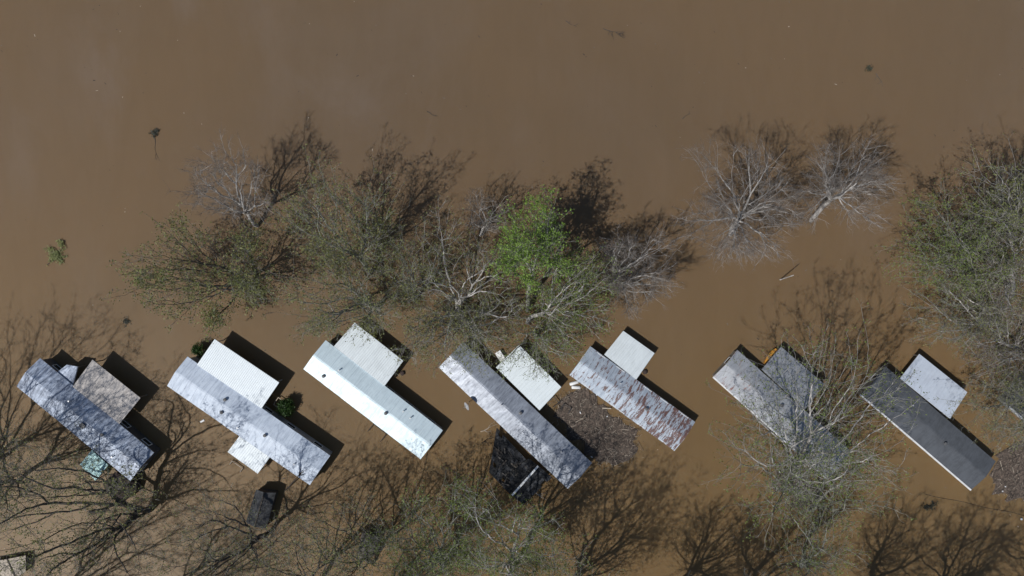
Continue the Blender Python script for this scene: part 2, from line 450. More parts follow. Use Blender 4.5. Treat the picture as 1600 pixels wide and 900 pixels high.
home('long bluish white blotched roof crossed by tree shadows, at the left beside a tan carport', (26, 603), (62, 560), (241, 707), (203, 752), 1.95, .5, R1, M['siding_dark'],
     [(.05, -.2, 'box'), (.33, .1, 'cap'), (-.3, .35, 'pipe'), (.62, -.5, 'pipe')])
home('pale stained roof between the largest ribbed carport and a little white porch', (261, 603), (293, 557), (516, 712), (484, 758), 1.9, .48, R2, M['siding_pale'],
     [(-.35, .3, 'cap'), (-.3, -.4, 'cap'), (.26, -.05, 'cap'), (.72, -.45, 'pipe'), (-.05, -.6, 'pipe')])
home('bright white seamed roof lit on one slope and pale blue on the other', (474, 575), (509, 533), (693, 672), (656, 718), 1.6, .5, R3, M['siding_pale'],
     [(-.6, .2, 'pipe'), (-.72, -.6, 'cap'), (.25, -.1, 'cap'), (.42, .55, 'pipe'), (.55, .5, 'pipe')])
home('long grey and white roof with a black annex and satellite dish beside it', (687, 573), (722, 535), (925, 721), (887, 766), 1.65, .5, R4, M['siding_tan'],
     [(.02, .32, 'cap'), (.35, -.2, 'pipe'), (-.2, -.1, 'pipe'), (.65, .3, 'pipe')])
home('roof streaked with red brown rust, worst at its lower right end', (890, 586), (922, 541), (1086, 659), (1054, 705), 1.2, .42, R5, M['siding_pale'],
     [(.25, .0, 'cap'), (-.3, .3, 'pipe')])
home('pale ribbed roof half hidden under a large budding tree', (1115, 589), (1152, 546), (1331, 707), (1292, 746), 1.35, .45, R6, M['siding_tan'],
     [(-.1, .3, 'cap'), (.3, -.3, 'pipe')], gutter=True)
home('dark slate grey roof with a bright white gutter along its lower edge', (1345, 619), (1383, 569), (1556, 724), (1518, 762), 1.35, .42, R7, M['siding_tan'],
     [(.28, -.1, 'cap'), (-.4, .3, 'pipe')], gutter=True, seams=False, edge=M['siding_dark'])
home('grey roof with a white gutter cut off by the right edge of the photo', (1569, 628), (1606, 584), (1780, 738), (1742, 778), 1.35, .42, R7, M['siding_pale'],
     [(-.2, .3, 'cap')], gutter=True, seams=False, edge=M['siding_dark'])

G = 'carports on the far side of the homes'
carport('carport', 'carport with a tan grey streaked roof beside the blotched home at the left', 'carport', G, (114, 604), (144, 562), (219, 622), (187, 662), 2.0, CM1, .3, .012, post=M['wood'], trim=M['darkwood'])
carport('carport', 'largest carport, finely ribbed white roof with a small bush at its corner', 'carport', G, (308, 570), (335, 530), (436, 598), (409, 638), 2.0, CM2)
carport('carport', 'dull white carport with twigs hanging over its top corner beside the bright white home', 'carport', G, (522, 541), (554, 504), (630, 564), (601, 603), 1.7, CM3, .26, .02)
carport('carport', 'clean bright carport beside the home with the satellite dish', 'carport', G, (775, 574), (811, 539), (877, 605), (843, 641), 1.6, CM4, .4, .015)
carport('carport', 'near square clean white carport beside the rusted roof', 'carport', G, (944, 554), (974, 517), (1023, 552), (994, 593), 1.2, CM3, .3, .015)
carport('carport', 'grey ribbed carport under the large budding tree with an orange thing at its edge', 'carport', G, (1190, 577), (1221, 542), (1288, 600), (1258, 640), 1.35, CM6, .26, .02)
carport('carport', 'pale bluish carport beside the dark slate grey roof', 'carport', G, (1406, 591), (1437, 553), (1512, 613), (1484, 654), 1.35, CM7, .5, .01)
carport('porch', 'little white ribbed porch roof on the lower side of the pale stained home', 'porch', None, (356, 706), (375, 680), (423, 713), (403, 740), 1.3, CM2, .26, .03, post=M['wood'])
carport('porch', 'small teal striped porch roof at the lower side of the leftmost home', 'porch', None, (125, 726), (143, 703), (169, 727), (150, 751), 1.2, CMT, .32, .05, post=M['wood'], trim=M['darkwood'])
carport('porch', 'small pale step roof wedged between the tan carport and the leftmost home', 'porch', None, (89, 582), (104, 570), (121, 573), (114, 602), 1.75, R1, .5, .01, slope=.05, post=M['wood'])

# ------------------------------------------------------------------ sheds, black annex
def local_root(name, label, cat, px, py, group=None):
    c = P(px, py, 0); return empty(name, (c.x, c.y, GZ), 0, label, cat, group), c

def shed_gable(label, q, z, rise, rmat, wmat, group=None):
    """q = (A,B,C,D) eave corners in px, ridge runs from mid AB to mid CD"""
    pts = [P(*p, z) for p in q]; c = sum(pts, Vector()) / 4
    root = empty('shed', (c.x, c.y, GZ), 0, label, 'shed', group)
    v = [Vector((p.x - c.x, p.y - c.y, z - GZ)) for p in pts]
    r1 = (v[0] + v[1]) / 2 + Vector((0, 0, rise)); r2 = (v[2] + v[3]) / 2 + Vector((0, 0, rise))
    b = MB(); ws = [Vector((p.x * .92, p.y * .92, p.z - .08)) for p in v]
    w0 = [Vector((p.x, p.y, 0)) for p in ws]
    for i in range(4): b.face([w0[i], w0[(i + 1) % 4], ws[(i + 1) % 4], ws[i]])
    for i, r in ((0, r1), (2, r2)): b.face([ws[i], ws[i + 1], Vector((r.x * .92, r.y * .92, r.z - .08))])
    b.build('wall', wmat, root)
    b = MB(); dr = random.Random(3)
    def slope(a, d, ra, rb):
        n = 7; m = 4
        g = [[(a.lerp(d, i / n)).lerp(ra.lerp(rb, i / n), j / m) + Vector((0, 0, dr.uniform(-.014, .014))) for j in range(m + 1)] for i in range(n + 1)]
        for i in range(n):
            for j in range(m): b.slab([g[i][j], g[i + 1][j], g[i + 1][j + 1], g[i][j + 1]], .05)
    slope(v[3], v[0], r2, r1); slope(v[1], v[2], r1, r2)
    ro = b.build('roof', rmat, root)
    b = MB(); b.bar(r1 + Vector((0, 0, .03)), r2 + Vector((0, 0, .03)), .14, .05); b.build('ridge_cap', wmat, ro)
    return root
shed_gable('narrow dark shed with a torn slate roof below the second home', ((400, 765), (431, 770), (416, 826), (384, 816)), 1.3, .5, M['greyshingle'], M['darkwood'])
shed_gable('grey brown shed under budding branches at the lower middle of the flood', ((566, 831), (592, 838), (579, 876), (556, 872)), 1.1, .35, M['greybrown'], M['darkwood'])
shed_gable('weathered board shed roof cut by the bottom left corner', ((-15, 878), (40, 868), (40, 893), (12, 912)), .8, .12, M['palewood'], M['darkwood'])

# brown hip-roofed shed tucked under the lower end of home one
c = P(191, 762, 0)
root = empty('shed', (c.x, c.y, GZ), 0, 'brown hip roofed shed tucked under the lower end of the leftmost home', 'shed')
zz = .9 - GZ
out = [P(x, y, .9) - c for x, y in ((180, 737), (160, 756), (168, 774), (192, 785), (211, 771), (216, 755))]
ap1 = P(182, 757, 1.7) - c; ap2 = P(200, 752, 1.7) - c
out = [Vector((p.x, p.y, zz)) for p in out]; a1 = Vector((ap1.x, ap1.y, zz + .7)); a2 = Vector((ap2.x, ap2.y, zz + .7))
b = MB(); b.face([out[0], out[1], a1]); b.face([out[1], out[2], a1]); b.face([out[2], out[3], a1]); b.face([out[3], out[4], a2, a1]); b.face([out[4], out[5], a2]); b.face([out[5], out[0], a1, a2])
b.face(out[::-1]); b.build('roof', M['brownroof'], root)
b = MB()
for i in range(6):
    p, q = out[i] * .93, out[(i + 1) % 6] * .93
    b.face([(p.x, p.y, 0), (q.x, q.y, 0), (q.x, q.y, zz - .02), (p.x, p.y, zz - .02)])
b.build('wall', M['darkwood'], root)

# black tar-paper annex beside home four: two flat roofs and a white beam
c = P(815, 735, 0)
root = empty('annex', (c.x, c.y, GZ), 0, 'black tar paper annex with one white beam beside the home with the dish', 'annex')
def loc(px, py, z): p = P(px, py, z) - c; return Vector((p.x, p.y, z - GZ))
rg = random.Random(8)
def rough_roof(quad, z, n, name, miss=.0):
    b = MB(); g = []
    A, B, Cc, D = [loc(x, y, z) for x, y in quad]
    for i in range(n + 1):
        g.append([A.lerp(B, i / n).lerp(D.lerp(Cc, i / n), j / n) + Vector((0, 0, rg.uniform(-.018, .018))) for j in range(n + 1)])
    base = 0
    for i in range(n):
        for j in range(n):
            if rg.random() < miss: continue
            b.slab([g[i][j], g[i][j + 1], g[i + 1][j + 1], g[i + 1][j]][::-1], .07, 1 if rg.random() < .3 else 0)
    return b.build(name, [M['black'], M['greyshingle']], root)
rough_roof(((776, 668), (826, 722), (799, 775), (764, 738)), .75, 10, 'roof', .05)
rough_roof(((840, 726), (862, 746), (818, 789), (797, 771)), 1.15, 6, 'roof', .03)
rough_roof(((795, 740), (826, 716), (842, 728), (800, 771)), 1.0, 5, 'roof')
b = MB(); b.bar(loc(800, 774, 1.25), loc(841, 728, 1.3), .22, .10); b.build('beam', M['white'], root)
b = MB()
for x, y in ((800, 768), (818, 783), (856, 745), (776, 735), (784, 682)):
    p = loc(x, y, 0); b.box((p.x, p.y, .95), (.1, .1, 1.9))
b.build('post', M['darkwood'], root)
b = MB()
for i in range(30):
    x = rg.uniform(772, 835); y = rg.uniform(690, 770)
    if (x - 770) + (770 - y) * .3 < 0: continue
    p = loc(x, y, 1.0 + rg.uniform(0, .12)); a = rg.uniform(0, 3.1); l = rg.uniform(.3, 1.2)
    b.bar(p, p + Vector((math.cos(a) * l, math.sin(a) * l, rg.uniform(-.1, .1))), .035)
tag(b.build('twig_litter', M['bark_dark'], root), kind='stuff')

for i in range(16):
    x = rg.uniform(772, 812); y = rg.uniform(685, 765); p = loc(x, y, .86); a = rg.choice((.85, -.7, rg.uniform(0, 3))); l = rg.uniform(.6, 1.9)
    if y < 690 + (x - 772) * .9 - 6: continue
    b = MB(); b.box(p, (l, .14, .04), a); b.build('loose_board', M[rg.choice(('wood', 'greybrown', 'darkwood'))], root)

# ------------------------------------------------------------------ small things
# satellite dish
c = P(733, 628, 0)
root = empty('satellite_dish', (c.x, c.y, GZ), 0, 'pale satellite dish on a pole beside the grey and white roof', 'satellite dish')
b = MB(); b.tube([(0, 0, 0), (0, 0, 3.6), (.08, .05, 3.9)], .04, 8); b.build('pole', M['galv'], root)
b = MB(); R = Vector((-.75, -.35, .45)).to_track_quat('Z', 'Y').to_matrix(); cc = Vector((.0, .02, 3.95)); ring = []
NS, NR = 20, 4
for i in range(NR + 1):
    r = .5 * i / NR
    for k in range(NS):
        a = 2 * math.pi * k / NS; b.v.append(cc + R @ Vector((r * math.cos(a), r * .9 * math.sin(a), r * r * .55)))
for i in range(NR):
    for k in range(NS): b.f.append([i * NS + k, i * NS + (k + 1) % NS, (i + 1) * NS + (k + 1) % NS, (i + 1) * NS + k]); b.m.append(0)
dish = b.build('dish', M['galv'], root, smooth=True); md = dish.modifiers.new('thick', 'SOLIDIFY'); md.thickness = .02
b = MB(); tip = cc + R @ Vector((0, -.1, .55)); b.tube([cc + R @ Vector((0, -.42, .08)), tip], .018, 6); b.build('arm', M['galv'], root)
b = MB(); b.box(tip, (.09, .09, .12)); b.build('receiver', M['darkmetal'], root)

def cylinder_thing(label, a, bb, r):
    b = MB(); A = P(*a, .05); B = P(*bb, .05); L = B - A
    pts = [A, A + L * .06, A + L * .94, B]
    b.tube(pts, [r * .6, r, r, r * .6], 10); o = b.build('tank', M['white'], None, True)
    return tag(o, label, 'tank', 'white tanks afloat')
cylinder_thing('white tank afloat beside the debris, the upper one of two', (890, 600.5), (904, 596.5), .2)
cylinder_thing('white tank afloat beside the debris, the lower one of two', (893, 605), (907, 605.5), .2)

def steps(label, px, py, rz, w_, d_, mat, z=.35, name='steps'):
    c = P(px, py, 0); root = empty(name, (c.x, c.y, GZ), rz, label, 'steps')
    z0 = -GZ
    for x in (-w_ / 2, w_ / 2):
        for y in (-d_ / 2, d_ / 2):
            b = MB(); b.box((x, y, (z0 + z) / 2), (.08, .08, z0 + z)); b.build('post', mat, root)
    b = MB()
    for x in (-w_ / 2, w_ / 2): b.bar((x, -d_ / 2, z0 + z), (x, d_ / 2, z0 + z), .07)
    b.bar((-w_ / 2, d_ / 2, z0 + z), (w_ / 2, d_ / 2, z0 + z), .07)
    b.build('rail', mat, root)
    b = MB(); b.box((0, 0, z0 - .12), (w_ - .1, d_ - .1, .06)); b.build('deck', M['wood'], root)
steps('drowned dark wooden steps with rails below the bright white home', 590, 675, math.radians(-38), 1.9, 1.1, M['darkwood'])
steps('black metal step frame beside the lower corner of the clean bright carport', 865, 627, math.radians(-50), .9, .8, M['darkmetal'])
steps('black metal step frame standing by the edge of the debris raft', 884, 638, math.radians(-30), 1.0, .7, M['darkmetal'])
steps('pale wooden steps beside the bush at the lower corner of the largest carport', 436, 628, math.radians(55), 1.0, .6, M['palewood'])
steps('pale wooden rail frame at the lower edge of the little white porch', 370, 728, math.radians(-36), 1.5, .5, M['palewood'], .2)

# orange boat-like thing under grey carport edge
b = MB(); A = P(1195, 568, .25); B = P(1213, 545, .25)
n = 8; prev = None
for i in range(n + 1):
    t = i / n; p = A.lerp(B, t); wd = .42 * math.sin(math.pi * min(max(t, .04), .96)) ** .5
    d = (B - A).normalized(); s_ = Vector((-d.y, d.x, 0))
    sec = [p + s_ * wd + Vector((0, 0, .18)), p + s_ * wd * .6 - Vector((0, 0, .3)), p - s_ * wd * .6 - Vector((0, 0, .3)), p - s_ * wd + Vector((0, 0, .18)), p - s_ * wd * .7 + Vector((0, 0, .05)), p + s_ * wd * .7 + Vector((0, 0, .05))]
    b.v += sec
    if i:
        o = (i - 1) * 6
        for k in range(6): b.f.append([o + k, o + (k + 1) % 6, o + 6 + (k + 1) % 6, o + 6 + k]); b.m.append(0)
b.f += [[5, 4, 3, 2, 1, 0], [n * 6 + k for k in range(6)]]; b.m += [0, 0]
tag(b.build('small_boat', M['orange']), 'small orange yellow boat poking out from under the grey carport', 'boat')

# leaning post in open water
b = MB(); b.tube([P(1219, 437, -1.2), P(1219, 437, 0), P(1243, 431, .6)], [.07, .07, .04], 7)
b2 = P(1219, 437, 0); b = MB(); b.tube([b2 + Vector((-.8, -.1, -1.2)), b2, P(1240, 430, 3.1)], [.08, .075, .05], 8)
tag(b.build('leaning_post', M['bark_pale']), 'pale leaning post sticking out of the open water below the two bare trees', 'post')
# dark pole against second home
b = MB(); b.tube([P(438, 772, -.8), P(450, 762, .4), P(465, 745, 1.95), P(473, 735, 2.2)], [.09, .08, .06, .03], 7)
for e in ((477, 741), (470, 728), (479, 733)): b.tube([P(467, 743, 2.0), P(*e, 2.35)], [.05, .015], 5)
tag(b.build('dead_branch', M['darkwood']), 'dark dead branch propped against the lower end of the pale stained roof', 'branch')

def chain(label, seedn, px, py, size, mat, leafy=None, ang=None, name='floating_branch', cat='branch', k=9):
    r = random.Random(seedn); b = MB(); a0 = r.uniform(0, 6.28) if ang is None else ang
    p0 = P(px, py, .03); L = size / 13.3
    def stem(p, a, l, rad, lvl):
        pts = [p]; n = 5
        for i in range(n):
            a += r.uniform(-.35, .35); p = p + Vector((math.cos(a), math.sin(a), r.uniform(-.05, .09))) * l / n; p.z = max(.0, p.z); pts.append(p)
        b.tube(pts, [rad * (1 - .8 * i / n) for i in range(n + 1)], 4)
        if lvl < 2:
            for i in range(k if lvl == 0 else 3):
                q = r.choice(pts[1:]); stem(q, a + r.uniform(-1.2, 1.2), l * r.uniform(.25, .5), rad * .5, lvl + 1)
        if leafy:
            for q in pts:
                for _ in range(2 if size > 20 else (r.random() < .35)):
                    u = q + Vector((r.gauss(0, .12), r.gauss(0, .12), abs(r.gauss(0, .08)) + .02)); s = r.uniform(.06, .12); t = r.uniform(0, 3)
                    d1 = Vector((math.cos(t), math.sin(t), r.uniform(-.4, .4))) * s; d2 = Vector((-math.sin(t), math.cos(t), r.uniform(-.4, .4))) * s * .6
                    b.face([u - d1, u - d2, u + d1, u + d2], 1)
    stem(p0 - Vector((math.cos(a0), math.sin(a0), 0)) * L / 2, a0, L, .05, 0)
    if leafy:
        for _ in range(5): stem(p0, r.uniform(0, 6.28), L * .5, .03, 1)
    o = b.build(name, [mat, leafy] if leafy else mat)
    return tag(o, label, cat)
G2 = None
chain('dark tangled branch afloat near the middle of the top edge', 1, 955, 47, 26, M['bark_dark'], ang=-.2)
chain('small broken twig afloat left of the tangled branch near the top edge', 2, 889, 38, 15, M['bark_dark'], ang=-.8, k=3)
chain('upright dark weed clump with a trailing stem in the left open water', 3, 240, 210, 10, M['bark_dark'], M['weed'], ang=1.5, name='weed_clump', cat='weed')
chain('thin trailing stem afloat just below the dark weed clump', 4, 246, 226, 26, M['bark_dark'], ang=-1.2, k=2)
chain('olive leafy branch top afloat near the left edge', 5, 88, 404, 34, M['bark_dark'], M['leaf_olive'], ang=.6)
chain('little green weed clump afloat in the upper right water', 6, 1357, 107, 9, M['bark_dark'], M['weed'], ang=.2, name='weed_clump', k=4, cat='weed')
chain('faint twig trailing below the green weed clump', 7, 1376, 124, 24, M['bark_dark'], ang=-.9, k=2)
chain('short thin twig afloat in the upper middle water', 8, 674, 175, 14, M['bark_dark'], ang=-.1, k=2)
chain('small dark twig afloat above the pale stained home', 9, 199, 503, 10, M['bark_dark'], M['weed'], ang=-1.3, k=2)
chain('crooked pale branch afloat beside the black annex', 10, 842, 776, 26, M['bark_pale'], ang=-.9, k=2)
chain('pale driftwood branch at the lower side of the home with the dish', 11, 765, 670, 30, M['palewood'], ang=.3, k=4)
chain('dark driftwood scrap just below the pale driftwood branch', 12, 762, 686, 22, M['darkwood'], ang=.6, k=5)
chain('thin pale twig afloat in the water right of the middle of the top', 13, 1070, 181, 12, M['bark_dark'], ang=.9, k=2)
chain('dark leafy branch mass afloat in the lower right shadows', 14, 1450, 790, 15, M['bark_dark'], M['weed'], ang=.9, k=5)
def blob(label, px, py, r, mat, name='floating_ball', z=.1):
    bm_ = MB(); c = P(px, py, z); rr = random.Random(px)
    n1, n2 = 10, 6
    for i in range(n2 + 1):
        t = math.pi * i / n2
        for k in range(n1):
            a = 2 * math.pi * k / n1; q = r * (1 + rr.uniform(-.12, .12))
            bm_.v.append(c + Vector((math.sin(t) * math.cos(a) * q, math.sin(t) * math.sin(a) * q, math.cos(t) * q * .7)))
    for i in range(n2):
        for k in range(n1): bm_.f.append([i * n1 + k, (i + 1) * n1 + k, (i + 1) * n1 + (k + 1) % n1, i * n1 + (k + 1) % n1]); bm_.m.append(0)
    return tag(bm_.build(name, mat, None, True), label, 'debris')
blob('dark brown bundle afloat by the lower corner of the dull white carport', 629, 583, .3, M['brownroof'], 'floating_bundle')
blob('dark brown bundle afloat by the right corner of the near square carport', 1008, 581, .3, M['brownroof'], 'floating_bundle')
def plank(label, px, py, l, w_, a, mat=M['palewood'], name='floating_board', z=.05):
    b = MB(); b.box(P(px, py, z), (l, w_, .06), a); return tag(b.build(name, mat), label, 'board')
plank('small white board afloat between the first two homes', 316, 658, .5, .2, .5, M['white'])
plank('pale tilted board leaning by the top corner of the clean bright carport', 782, 557, 1.3, .7, -1.0, M['white'], z=.5)
plank('pale reddish plank on the debris raft beside the rusted roof', 948, 638, 1.0, .12, -.05, M['palewood'], z=.22)
# rope across the lower right water
b = MB(); b.tube([P(1445 + i * 12, 772 + i * 2.6 + math.sin(i) * .8, .03) for i in range(16)], .022, 4)
tag(b.build('floating_rope', M['darkwood']), 'thin dark line trailing across the water at the lower right', 'rope')
blob('tiny white float at the right end of the thin dark line', 1596, 811, .14, M['white'], 'float')

# ------------------------------------------------------------------ debris rafts
def inside(p, poly):
    x, y = p; c = False; j = len(poly) - 1
    for i in range(len(poly)):
        if (poly[i][1] > y) != (poly[j][1] > y) and x < (poly[j][0] - poly[i][0]) * (y - poly[i][1]) / (poly[j][1] - poly[i][1]) + poly[i][0]: c = not c
        j = i
    return c
def raft(label, poly, n_st, seedn, mat=M['mat'], h=.12):
    wp = [(P(x, y, 0).x, P(x, y, 0).y) for x, y in poly]
    # subdivide and roughen the outline
    pts = []
    for i in range(len(wp)):
        a, b_ = wp[i], wp[(i + 1) % len(wp)]
        for t in (0, .2, .4, .6, .8):
            x, y = a[0] + (b_[0] - a[0]) * t, a[1] + (b_[1] - a[1]) * t
            q = noise.noise(Vector((x * .8, y * .8, seedn))) * 1.5 + noise.noise(Vector((x * 3, y * 3, seedn))) * .35; pts.append((x + q, y + q * .7))
    cx = sum(p[0] for p in pts) / len(pts); cy = sum(p[1] for p in pts) / len(pts)
    root = empty('debris_raft', (cx, cy, 0), 0, label, 'debris raft', 'rafts of flood debris')
    b = MB(); K = 14; n = len(pts)
    for k in range(K + 1):
        t = 1 - k / K
        for x, y in pts:
            X, Y = (x - cx) * t, (y - cy) * t
            z = -.1 if k == 0 else h * (.35 + 1.3 * abs(noise.noise(Vector((X * 1.3 + seedn, Y * 1.3, 1))))) * min(1, k / 2) + abs(noise.noise(Vector((X * 4, Y * 4, 2)))) * .1
            b.v.append(Vector((X, Y, z)))
    for k in range(K):
        for i in range(n):
            j = (i + 1) % n; b.f.append([k * n + i, k * n + j, (k + 1) * n + j, (k + 1) * n + i]); b.m.append(0)
    b.build('litter_mat', mat, root)
    r = random.Random(seedn); b = MB(); x0, x1 = min(p[0] for p in pts), max(p[0] for p in pts); y0, y1 = min(p[1] for p in pts), max(p[1] for p in pts)
    cnt = 0
    while cnt < n_st:
        x, y = r.uniform(x0 - .4, x1 + .4), r.uniform(y0 - .4, y1 + .4)
        if not inside((x, y), pts) and r.random() > .12: continue
        cnt += 1
        big = r.random() < .035; l = r.uniform(.5, 1.3) if big else r.uniform(.1, .45); a = r.gauss(.9, .9); t = r.uniform(.018, .034) * (1.5 if big else 1)
        d = Vector((math.cos(a), math.sin(a), r.uniform(-.15, .2))) * l / 2; c = Vector((x - cx, y - cy, h + r.uniform(0, .14)))
        q = r.random(); b.bar(c - d, c + d, t, t * .6, mi=0 if q < .45 else (1 if q < .84 else 2))
        if r.random() < .005: b.box(c + Vector((0, 0, .08)), (r.uniform(.1, .25), .1, .1), a, 3)
    tag(b.build('stick_litter', [M['darkwood'], M['wood'], M['palewood'], M['white']], root), kind='stuff')
raft('wide brown debris raft between the grey roof and the rusted roof', [(877, 618), (897, 608), (925, 616), (950, 632), (975, 655), (990, 672), (1000, 700), (985, 722), (950, 730), (925, 722), (900, 690), (868, 650)], 1500, 5)
raft('brown debris raft at the lower end of the dark slate grey roof', [(1548, 738), (1560, 705), (1590, 690), (1660, 700), (1660, 800), (1600, 783), (1572, 776), (1550, 760)], 800, 9)
raft('grey debris raft around the trunk of the large budding tree', [(1210, 737), (1235, 728), (1262, 742), (1285, 760), (1290, 780), (1262, 792), (1232, 788), (1214, 766)], 500, 12)

# loose flecks of bark, leaves and scum drifting on the open water
fr = random.Random(77); b = MB(); k = 0
while k < 420:
    x, y = fr.uniform(-62, 62), fr.uniform(-36, 36)
    if noise.noise(Vector((x * .12, y * .3, 4.0))) < fr.uniform(-.1, .35): continue
    k += 1; l = fr.choice((.06, .08, .1, .15, .28)); a = fr.gauss(-.4, .8)
    b.box((x, y, .012), (l, min(l, fr.uniform(.03, .09)), .02), a, fr.choice((0, 0, 0, 1, 2)))
tag(b.build('floating_litter', [M['darkwood'], M['wood'], M['palewood']]), kind='stuff')

# ------------------------------------------------------------------ trees
def tubes_np(A, B, ra, rb, n):
    """independent n-sided tapered prisms"""
    D = B - A; D /= np.maximum(np.linalg.norm(D, axis=1, keepdims=True), 1e-6)
    ref = np.where(np.abs(D[:, 2:3]) > .9, np.array([[1., 0, 0]]), np.array([[0, 0, 1.]]))
    U = np.cross(D, ref); U /= np.linalg.norm(U, axis=1, keepdims=True); W = np.cross(D, U)
    k = np.arange(n) * 2 * math.pi / n; c, s = np.cos(k), np.sin(k)
    off = U[:, None, :] * c[None, :, None] + W[:, None, :] * s[None, :, None]
    V = np.concatenate([A[:, None, :] + off * ra[:, None, None], B[:, None, :] + off * rb[:, None, None]], axis=1)
    m = len(A); base = (np.arange(m) * 2 * n)[:, None, None]
    q = np.array([[i, (i + 1) % n, n + (i + 1) % n, n + i] for i in range(n)])[None]
    return V.reshape(-1, 3), (base + q).reshape(-1, 4)

def tree(name, label, base, crown, zc, rad, npts=900, leaf=None, ldens=2.0, lsize=.10, bark='bark_grey', fork=.3, twigs=2, seed=0, group='trees standing in the flood',
         tl=.75, alpha=.38, tip=.0135, cat='tree', shell=.5, twigbark=None, limbs=8, spray=.24, fill=.2, beta=1.3, thickk=1.4):
    rs = np.random.RandomState(seed * 7 + 13)
    B0 = np.array(P(*base, 0)); Cc = np.array(P(*crown, zc)); s = (H - zc) / F
    R = np.array([rad[0] * s, rad[1] * s, rad[2]])
    # crown points, biased outward, with clumps
    d = rs.normal(size=(npts * 2, 3)); d /= np.linalg.norm(d, axis=1, keepdims=True)
    rr = rs.uniform(0, 1, (npts * 2, 1)) ** (1 / (3 * (shell + .5)))
    lump = np.array([1 + .28 * noise.noise(Vector(x * 1.7) + Vector((seed * 3.1, 0, 0))) + .15 * noise.noise(Vector(x * 4.5) + Vector((seed * 1.7, 5, 0))) for x in d])[:, None]
    B1 = B0 + (Cc - B0) * fork; B1[2] = max(B1[2], .8)
    # a share of the points fills the crown, the rest follows a fan of limbs so that the crown breaks into sprays with gaps
    nl_ = limbs; dk = rs.normal(size=(nl_, 3)); dk[:, 2] = np.abs(dk[:, 2]) * .9 - .15
    for _ in range(12):                         # spread the limb directions apart
        for a_ in range(nl_):
            df = dk[a_] - dk; q_ = (df ** 2).sum(1)[:, None] + .05; dk[a_] += (df / q_ ** 1.5).sum(0) * .03
        dk /= np.linalg.norm(dk, axis=1, keepdims=True)
    tips = Cc + dk * R * rs.uniform(.78, 1.22, (nl_, 1))
    kk = rs.randint(0, nl_, npts * 2); tt = rs.uniform(.02, 1, (npts * 2, 1)) ** .5
    ax_ = tips[kk] - B1; ln_ = np.linalg.norm(ax_, axis=1, keepdims=True)
    fan = B1 + ax_ * tt + rs.normal(size=(npts * 2, 3)) * (ln_ * tt * spray * np.sqrt(np.clip(1.15 - tt, .12, 1)))
    pts = np.where(rs.uniform(0, 1, (npts * 2, 1)) < fill, Cc + d * rr * R * lump * .95, fan)
    dens = np.array([noise.noise(Vector(p * .32) + Vector((seed, seed * 2, 0))) for p in pts])
    pts = pts[dens > -.3][:npts]
    pts = pts[pts[:, 2] > .6]
    # trunk polyline
    fk = B0 + (Cc - B0) * fork; fk[2] = max(fk[2], .8)
    bend = rs.normal(size=3) * .25; bend[2] = 0
    nodes = [B0 + np.array([0, 0, GZ])]; par = [-1]
    nt_ = 6
    for i in range(1, nt_ + 1):
        t = i / nt_; nodes.append(B0 + (fk - B0) * t + bend * math.sin(t * math.pi)); par.append(i - 1)
    root_n = nt_
    order = np.argsort(np.linalg.norm(pts - fk, axis=1)); pts = pts[order]
    cap = len(nodes) + len(pts); NP = np.zeros((cap, 3)); NP[:len(nodes)] = nodes
    PL = np.zeros(cap); DR = np.zeros((cap, 3)); DR[:] = (0, 0, 1)
    for i in range(1, len(nodes)):
        DR[i] = NP[i] - NP[i - 1]; DR[i] /= np.linalg.norm(DR[i]) + 1e-9
    n = len(nodes); lo = max(2, root_n - 2)
    PL[:n] = np.maximum(0, (root_n - np.arange(n))) * .6
    for p in pts:
        v = p - NP[lo:n]; dist = np.linalg.norm(v, axis=1) + 1e-6
        cs = (v * DR[lo:n]).sum(1) / dist
        cost = dist * (1 + beta * (1 - cs)) + alpha * PL[lo:n]
        j = int(np.argmin(cost)) + lo
        NP[n] = p; par.append(j); PL[n] = PL[j] + dist[j - lo]; DR[n] = v[j - lo] / dist[j - lo]; n += 1
    NP = NP[:n]; par = np.array(par)
    # radii by pipe model, smoothing towards a flowing line
    ex = 2.25; rp = np.zeros(n); nch = np.bincount(par[par >= 0], minlength=n)
    rp[nch == 0] = tip ** ex
    big = np.full(n, -1); bigr = np.zeros(n)
    for i in range(n - 1, 0, -1):
        rp[i] = max(rp[i], tip ** ex); pj = par[i]; rp[pj] += rp[i]
        if rp[i] > bigr[pj]: bigr[pj] = rp[i]; big[pj] = i
    r = rp ** (1 / ex)
    for _ in range(3):
        Q = NP.copy(); idx = np.where((par >= 0) & (big >= 0) & (np.arange(n) > root_n))[0]
        NP[idx] = .5 * Q[idx] + .2 * Q[par[idx]] + .3 * Q[big[idx]]
    NP[1:] += rs.normal(size=(n - 1, 3)) * .03
    r = np.minimum(np.where(r > .03, r * thickk, r), .45)
    ei = np.arange(1, n); pi_ = par[ei]
    A = NP[pi_]; Bb = NP[ei]; ra = np.minimum(r[pi_], r[ei] * 1.35); rb = r[ei]
    # bow each segment by splitting it once (a natural crook)
    Lseg = np.linalg.norm(Bb - A, axis=1, keepdims=True)
    Mid = (A + Bb) / 2 + rs.normal(size=A.shape) * Lseg * .045
    A2 = np.concatenate([A, Mid]); B2 = np.concatenate([Mid, Bb]); rm = (ra + rb) / 2
    ra2 = np.concatenate([ra, rm]); rb2 = np.concatenate([rm, rb])
    origin = Vector((B0[0], B0[1], GZ)); on = np.array(origin)
    root = empty(name, origin, 0, label, cat, group)
    thick = rb2 > .045
    V1, Q1 = tubes_np(A2[thick], B2[thick], ra2[thick], rb2[thick], 7)
    bm_ = M[bark]; quads('trunk', V1 - on, Q1, [bm_], parent=root)
    V2, Q2 = tubes_np(A2[~thick], B2[~thick], ra2[~thick], rb2[~thick], 3)
    # twigs
    src = np.where(r < .05)[0]; src = src[src > root_n]
